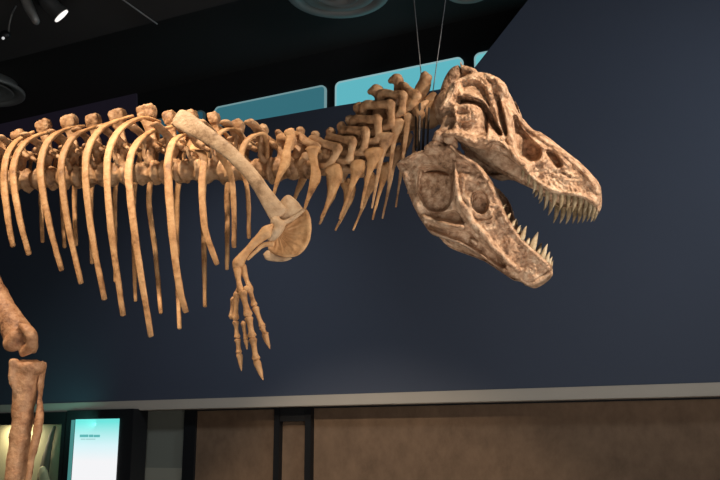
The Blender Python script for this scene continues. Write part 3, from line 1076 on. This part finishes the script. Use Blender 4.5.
sk_strokes = [
    # squamosal / temporal bars
    ([(440, 108), (446, 100), (451, 90), (456, 81)], 4.0, .035),
    ([(446, 108), (452, 98), (456, 88)], 2.0, .02),
    ([(455, 80), (464, 77), (475, 75), (482, 79), (487, 86), (491, 98), (494, 112), (499, 128), (503, 138)], [3.6, 4, 4.5, 4.5, 4, 3.4, 3, 2.6, 3], .04),
    ([(466, 81.5), (474, 80), (481, 83)], 2.2, .02),
    ([(487, 75), (494, 79), (500, 85), (503, 92), (504, 104), (506, 118), (508, 132), (512, 143), (516, 153), (523, 163)], [3, 4, 5, 4.5, 3.4, 3, 3.4, 4.2, 5, 3.5], .036),
    ([(498, 80), (504, 85), (506, 91)], 4.6, .028),
    ([(494, 104), (498, 116), (503, 130)], 2.2, .02),
    # rough knob behind the orbit
    ([(456, 108), (464, 107), (472, 110), (474, 114), (466, 119), (457, 118)], 4.0, .035),
    ([(454, 110), (455, 122), (455, 132), (447, 134)], 3.0, .028),
    # jugal / quadratojugal bar
    ([(443, 134), (453, 133), (465, 138), (478, 141.5), (490, 140), (499, 141), (508, 150), (518, 161), (527, 171)], [3, 4, 5, 5, 4.5, 4, 4, 4, 3], .04),
    ([(480, 138), (489, 131), (497, 137)], 3.0, .02),
    ([(488, 126), (488, 136)], 1.8, .02),
    # brow edge over the shaded band
    ([(461, 93), (470, 94.5), (478, 96.5), (484, 101), (488, 107)], 2.0, .03),
    # nasal ridge and the antorbital rim
    ([(508, 101), (517, 114), (524, 123), (531, 130), (541, 135), (556, 146), (569, 156), (582, 168), (593, 181), (598, 192)], [2.5, 2.5, 2.5, 3, 4, 4, 4, 3.6, 3.2, 3], .026),
    ([(521, 129), (529, 137), (537, 143), (545, 149)], 2.0, .025),
    ([(545, 148), (554, 150), (562, 158), (570, 166)], 2.2, .016),
    ([(542, 148), (541, 156), (537, 163), (527, 166)], [2.5, 3, 4, 4], .02),
    ([(543, 162), (549, 158), (556, 160)], 2.0, .018),
    # lip edge of the upper jaw
    ([(511, 158), (523, 169.5), (536, 182), (548, 189.5), (560, 193), (572, 194.5), (583, 197), (594, 204)], 3.0, .022),
]
sk_pits = [
    ([(463, 85), (470, 82), (480, 83), (486, 90), (488, 98), (489, 106), (483, 100), (474, 97), (463, 96), (460, 90)], .03, 1.8),
    ([(459, 97), (470, 98), (480, 100), (486, 106), (489, 114), (487, 122), (484, 113), (479, 106), (470, 103), (459, 104)], .13, 2.0),
    ([(476, 121), (481, 113), (486, 113), (487, 124), (486, 134), (480, 136), (470, 134), (462, 129), (463, 123)], .03, 1.8),
    ([(489, 110), (493, 116), (498, 126), (502, 134), (499, 135), (493, 127), (489, 120)], .10, 1.6),
    ([(498, 96), (501.5, 106), (505, 120), (507, 133), (504, 134), (500, 120), (497, 106)], .09, 1.6),
    ([(484.5, 112), (487.5, 118), (487.5, 131), (485.5, 131)], .07, 1.4),
    ([(513.5, 116), (516.5, 116), (521, 127), (530, 138), (540, 148), (541, 155), (537, 160), (527, 161.5), (519, 158.5), (516, 150), (514, 134)], .115, 1.8),
    ([(546, 150), (553, 152), (559, 158), (562, 166), (557, 167.5), (553, 163), (548, 157)], .09, 1.8),
    ([(560, 172), (566, 173), (571, 177), (566, 176.5)], .04, 1.4),
    ([(491, 141), (500, 143), (506, 149), (510, 157), (503, 154), (493, 150), (488, 146)], .08, 2.2),
    ([(449, 112), (453, 114), (452, 122), (449, 126)], .08, 1.5),
]
maxilla_zone = [(520, 168), (534, 164), (552, 168), (564, 164), (578, 170), (592, 184), (597, 198), (584, 196), (560, 193), (540, 185)]
rough_back = [(440, 105), (452, 82), (475, 73), (500, 80), (506, 100), (512, 145), (500, 150), (470, 144), (442, 134), (454, 120)]

def skull_extra(bm):
    h = HEAD.at
    # parietal crest at the back of the roof, braincase, quadrates
    tube(bm, [(h(448, 92, .02), .05, .05), (h(452, 82, .0), .05, .06), (h(457, 74, .0), .045, .07), (h(464, 71, .0), .03, .06), (h(474, 74, .0), .03, .05)], HEAD.h, n=12)
    blob(bm, h(452, 108, 0), (.12, .16, .12))
    blob(bm, h(442, 110, 0), (.05, .06, .05))
    for s in (1, -1):
        m_ = (lambda v: v) if s > 0 else HEAD.mirror
        tube(bm, [(m_(h(450, 120, .26)), .05, .035), (m_(h(446, 130, .29)), .04, .03), (m_(h(441, 137, .31)), .045, .05), (m_(h(437, 141, .31)), .03, .05)], HEAD.h, n=12)
        tube(bm, [(m_(h(447, 138, .35)), .03, .03), (m_(h(452, 142, .34)), .03, .03), (m_(h(455, 147, .33)), .02, .025)], HEAD.h, n=10)
        # pterygoid wing inside the cheek
        tube(bm, [(m_(h(458, 132, .10)), .05, .03), (m_(h(490, 152, .09)), .055, .025), (m_(h(520, 172, .06)), .04, .02), (m_(h(545, 186, .04)), .03, .02)], UP, n=10)

skull = relief('skull', sk_out, sk_w, sk_strokes, sk_pits, .05, .8, .008, M_SKULL, root,
               [(maxilla_zone, .026, 6.0), (rough_back, .016, 6.0)],
               bridges=[([(449, 86, .25), (457, 80, .23), (466, 76, .19), (476, 73.5, .17), (488, 74, .16), (499, 80, .18), (506, 90, .17), (510, 101, .145), (518, 114, .125), (531, 129, .09), (541, 133.5, .08), (556, 145, .075),
                          (582, 166, .06), (593, 178, .05), (600, 188, .04), (600.5, 198, .04), (597, 206, .05)], .02, .02, .035),
                        ([(500, 146, .27), (512, 152, .24), (526, 160, .20), (540, 170, .17), (556, 180, .15), (574, 186, .11), (588, 192, .07), (597, 200, .04)], .0, .05, .03),
                        ([(466, 128, .3), (480, 136, .3), (492, 140, .28), (503, 147, .26)], .0, .03, .03)],
               extra=skull_extra,
               smooth_zones=[[(477, 121), (481, 114), (486, 114), (486.5, 124), (485, 133), (480, 135), (470, 133.5), (463, 129), (464, 123)],
                             [(465, 86), (471, 83.5), (480, 84), (485, 90), (487, 99), (483, 99), (474, 96), (464, 95)]])

# ---- lower jaw
jw_out = [(395, 164), (400, 159), (406, 156), (414, 151.5), (422, 149.5), (427, 148), (433, 141), (440, 142.5), (445, 145), (450, 142), (456, 147.5), (463, 153.5), (474, 160), (482, 167.5), (490, 178), (495.5, 188), (500, 199),
          (505.5, 213), (514, 227), (526, 242), (537, 251.5), (546, 259), (551.5, 264.5), (550.5, 270), (545, 276), (536, 281.5), (525, 283), (512, 277.5), (500, 270.5), (486, 260.5), (472, 251), (458, 243.5), (444, 238), (431, 234), (424, 226),
          (416, 213), (410.5, 201), (405, 186), (400, 173)]
jw_w = [(396, 163, .20), (413, 153, .25), (435, 142, .31), (456, 148, .345), (482, 168, .30), (500, 200, .225), (526, 243, .12), (551, 266, .05), (545, 275, .045), (524, 281, .07), (500, 268, .15), (477, 252, .21), (450, 240, .25),
        (455, 230, .245), (425, 221, .20), (405, 185, .21), (430, 190, .265), (424, 170, .25), (456, 180, .32), (470, 200, .29), (480, 190, .285), (485, 225, .235), (505, 240, .17), (528, 264, .09)]
jw_strokes = [
    ([(427, 147), (433, 143), (439, 146), (444, 148), (450, 145), (456, 149), (462, 155), (472, 161.5), (481, 169), (487, 178)], [3, 3.5, 3, 4, 3.5, 4, 4.5, 4.5, 4, 3], .045),
    ([(400, 160), (408, 158), (415, 153), (424, 151)], 3, .03),
    ([(398, 165), (404, 180), (410, 196), (417, 210), (424, 219)], 5, .018),
    ([(455, 163), (455.5, 177), (456.5, 190), (459, 202), (466, 211), (471, 221), (480, 231), (488, 240), (496, 249), (507, 260), (518, 270)], [2, 2.6, 3.5, 4, 5, 4.6, 4, 3.6, 3.6, 3.6, 3.6], .036),
    ([(462, 175), (463, 186), (464, 196), (470, 204)], 2.6, .02),
    ([(424, 217), (436, 221.5), (448, 224.5), (462, 227)], 2.6, .045),
    ([(468, 178), (480, 178), (489, 190), (492, 205), (488, 216)], 5, .02),
    ([(490, 182), (496, 196), (501, 210), (510, 224), (522, 240), (534, 252), (547, 263)], 3.0, .022),
    ([(424, 229), (440, 235.5), (458, 241.5), (474, 250), (490, 261), (505, 271)], 2.4, .02),
    ([(472, 240), (476, 243)], 2.6, .05),
]
jw_pits = [
    ([(421, 171), (430, 168.5), (443, 169.5), (450, 175), (452, 190), (449, 205), (441, 211), (432, 211), (423, 203), (418, 190), (418.5, 178)], .09, 1.8),
    ([(420, 167), (432, 165.5), (444, 168), (451, 171), (450, 175), (436, 172), (422, 172)], .05, 2.0),
    ([(473, 193), (479, 190.5), (486, 195), (488, 204), (484, 213), (476, 211), (471, 203)], .085, 2.0),
    ([(473, 214), (478, 218.5), (491, 216.5), (490, 218.5), (477, 220.5)], .03, 1.2),
    ([(431, 213), (445, 213), (455, 211), (462, 219), (463, 223), (447, 220.5), (433, 217)], .06, 1.8),
    ([(430, 226), (446, 229), (464, 231), (474, 237), (486, 246), (497, 257), (505, 266), (498, 265), (486, 256.5), (470, 246), (452, 238), (436, 232)], .055, 2.2),
]
dent = [(494, 188), (502, 206), (524, 240), (548, 262), (546, 274), (524, 280), (505, 262), (486, 236), (478, 222)]
surang = [(455, 150), (482, 170), (494, 190), (486, 222), (466, 214), (455, 180)]
def jaw_extra(bm):
    h = HEAD.at
    for s in (1, -1):
        m_ = (lambda v: v) if s > 0 else HEAD.mirror
        blob(bm, m_(h(436, 146, .29)), (.05, .07, .03))
        tube(bm, [(m_(h(428, 150, .29)), .03, .05), (m_(h(443, 150, .28)), .04, .06), (m_(h(458, 156, .28)), .03, .05)], UP, n=10)
jaw = relief('lower_jaw', jw_out, jw_w, jw_strokes, jw_pits, .05, .8, .005, M_SKULL, root,
             [(dent, .014, 6.0), (surang, .010, 8.0)],
             bridges=[([(538, 256, .085), (545, 262, .065), (550, 266, .045), (548, 271, .04), (540, 277, .045), (530, 280, .055), (520, 276, .07)], .0, .0, .03)],
             extra=jaw_extra, smooth_zones=[[(421, 174), (443, 172), (449, 178), (451, 190), (448, 204), (441, 210), (432, 210), (424, 202), (419, 190)]])

# ---- teeth
def tooth(name, bx, by, tx, ty, w, r, parent, bend=0.0, mirror=False, mat=None):
    a, b_ = HEAD.at(bx, by, w), HEAD.at(tx, ty, w * .93)
    if mirror:
        a, b_ = HEAD.mirror(a), HEAD.mirror(b_)
    ax = b_ - a
    side = HEAD.h * bend
    bm = bmesh.new()
    tube(bm, [(a - ax * .25, r * .9, r * .7), (a, r, r * .78), (a + ax * .35 + side * .7, r * .9, r * .7), (a + ax * .7 + side * .7, r * .55, r * .45), (b_, r * .1, r * .1)], HEAD.h, n=10, sub=3)
    finish(name, bm, mat or M_TOOTH, parent)

upper = [(523, 172, 521, 180, .225, .011), (529, 177, 527, 187, .215, .012), (535, 182, 532.5, 195, .205, .014), (541, 186.5, 538, 201, .195, .015), (548, 190.5, 544, 210, .185, .017), (555, 193.5, 551.5, 211, .175, .017),
         (562, 195, 558.5, 213, .16, .017), (568.5, 195.5, 566, 213, .15, .0165), (575, 196, 572, 214, .135, .0165), (581, 198, 577.5, 214.5, .12, .016), (586.5, 200.5, 583, 215, .10, .014), (590.5, 203, 588, 217, .08, .013), (594, 206, 592, 218, .055, .012)]
for (bx, by, tx, ty, w, r) in upper:
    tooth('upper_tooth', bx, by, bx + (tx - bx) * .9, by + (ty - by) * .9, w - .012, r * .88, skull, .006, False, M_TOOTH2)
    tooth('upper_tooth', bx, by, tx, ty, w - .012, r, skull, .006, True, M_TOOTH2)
lower = [(503, 208, 506, 204, .205, .008), (508, 217.5, 511, 213, .185, .010), (513, 224.5, 516.5, 219, .168, .010), (518, 231, 521, 225, .15, .010), (522.5, 237, 526.5, 226, .135, .015), (527.5, 243, 530, 238, .115, .011),
         (532.5, 247.5, 538, 232, .10, .020), (538.5, 252.5, 541, 248.5, .085, .011), (543, 256.5, 547.5, 244, .07, .015), (547, 260.5, 550, 252, .055, .012), (549.5, 263.5, 552.5, 256.5, .04, .009)]
for (bx, by, tx, ty, w, r) in lower:
    tooth('lower_tooth', bx, by, tx, ty, w - .008, r, jaw, -.003)
    tooth('lower_tooth', bx, by, bx + (tx - bx) * .7, by + (ty - by) * .7, w - .008, r * .85, jaw, -.003, True)

# ---- steel rods that carry the jaw under the neck (part of the mount)
for (x0, y0, x1, y1, d, r) in ((416, 100, 415.5, 150, .12, .006), (420, 104, 418.5, 160, .16, .009), (425, 100, 422, 164, .10, .008), (429, 108, 427, 152, .14, .006)):
    bm = bmesh.new()
    tube(bm, [(B(x0, y0, d), r, r), (B(x1, y1, d + .06), r, r)], n=8, sub=2)
    finish('support_rod', bm, M_ROD, root)

# ------------------------------------------------------------------ suspension cables
for (x0, y0, x1, y1, lab) in ((414, 0, 422, 84, 'thin steel suspension cable to the neck, left one of the pair'),
                              (445.5, 0, 432, 98, 'thin steel suspension cable to the back of the skull, right one of the pair')):
    b_ = B(x1, y1, .0) if x1 < 425 else B(x1, y1, .02)
    a = P(x0, y0, b_.y + .2)
    dv = (a - b_)
    topc = b_ + dv * ((ZL - .002 - b_.z) / dv.z)
    bm = bmesh.new()
    tube(bm, [(b_, .0032, .0032), (topc, .0032, .0032)], n=8, sub=2)
    o = finish('suspension_cable', bm, M_WIRE)
    tag(o, lab, 'cable', 'steel cables holding the skeleton')

# ------------------------------------------------------------------ light
def spot(name, loc, target, power, size_deg, col, radius=.06, blend=.5):
    d = bpy.data.lights.new(name, 'SPOT')
    d.energy = power; d.spot_size = math.radians(size_deg); d.spot_blend = blend
    d.color = col; d.shadow_soft_size = radius
    o = bpy.data.objects.new(name, d)
    o.location = loc
    o.rotation_euler = (V(target) - V(loc)).to_track_quat('-Z', 'Y').to_euler()
    C.objects.link(o)
    return o
WARM = (1.0, 0.84, 0.65)
spot('spot_ribs', (-3.1, 4.35, 5.8), B(75, 205), 800, 48, WARM)
spot('spot_shoulder', (-1.5, 4.1, 5.8), B(210, 205), 540, 34, WARM)
spot('spot_skull', (3.9, 2.6, 5.6), HEAD.at(505, 160), 720, 30, (1.0, 0.85, 0.69))
spot('spot_jaw', (2.0, 2.8, 5.75), HEAD.at(515, 185), 520, 30, (1.0, 0.85, 0.69))
spot('spot_leg', (-3.4, 2.4, 5.0), B(15, 390), 260, 30, WARM)

def area(name, loc, target, power, sx, sy, col):
    d = bpy.data.lights.new(name, 'AREA')
    d.energy = power; d.shape = 'RECTANGLE'; d.size = sx; d.size_y = sy; d.color = col
    o = bpy.data.objects.new(name, d)
    o.location = loc
    o.rotation_euler = (V(target) - V(loc)).to_track_quat('-Z', 'Y').to_euler()
    C.objects.link(o)
area('hall_fill', (3.0, -3.2, 2.6), (2.0, 8, 2.4), 75, 5, 3, (0.92, 0.97, 1.0))  # added fill behind the camera, lifts the walls; no visible fixture
area('ceiling_fill', (0.0, 2.5, 0.6), (-1.0, 6.5, 6.4), 130, 5, 3, (1.0, 0.95, 0.9))  # added upward fill standing in for bounce, brightens the ceiling
spot('wall_fill', (5.0, 3.2, 5.0), (-1.0, 9.3, 3.1), 540, 76, (0.80, 0.92, 1.0), .3, 1.0)  # added unseen spot that brightens the navy wall
spot('wall_fill_left', (-2.2, 6.6, 5.4), (-1.7, 9.7, 2.1), 150, 80, (0.80, 0.90, 1.0), .3, 1.0)  # second added spot, evens out the wall's darker left part
area('case_light', wall_pt(10, 427, 0.09), wall_pt(18, 470, -.08), 9, .5, .05, (1.0, 0.88, 0.62))
area('case_teal', wall_pt(45, 424, 0.55), wall_pt(45, 409, .03), 2.6, 1.5, .03, (.2, 1, .82))

w = bpy.data.worlds.new('world'); bpy.context.scene.world = w
w.use_nodes = True
w.node_tree.nodes['Background'].inputs['Color'].default_value = (0.6, 0.65, 0.8, 1)
w.node_tree.nodes['Background'].inputs['Strength'].default_value = 0.022

vs = bpy.context.scene.view_settings
vs.view_transform = 'Standard'; vs.look = 'None'; vs.gamma = 1; vs.exposure = 0
vs.use_curve_mapping = False
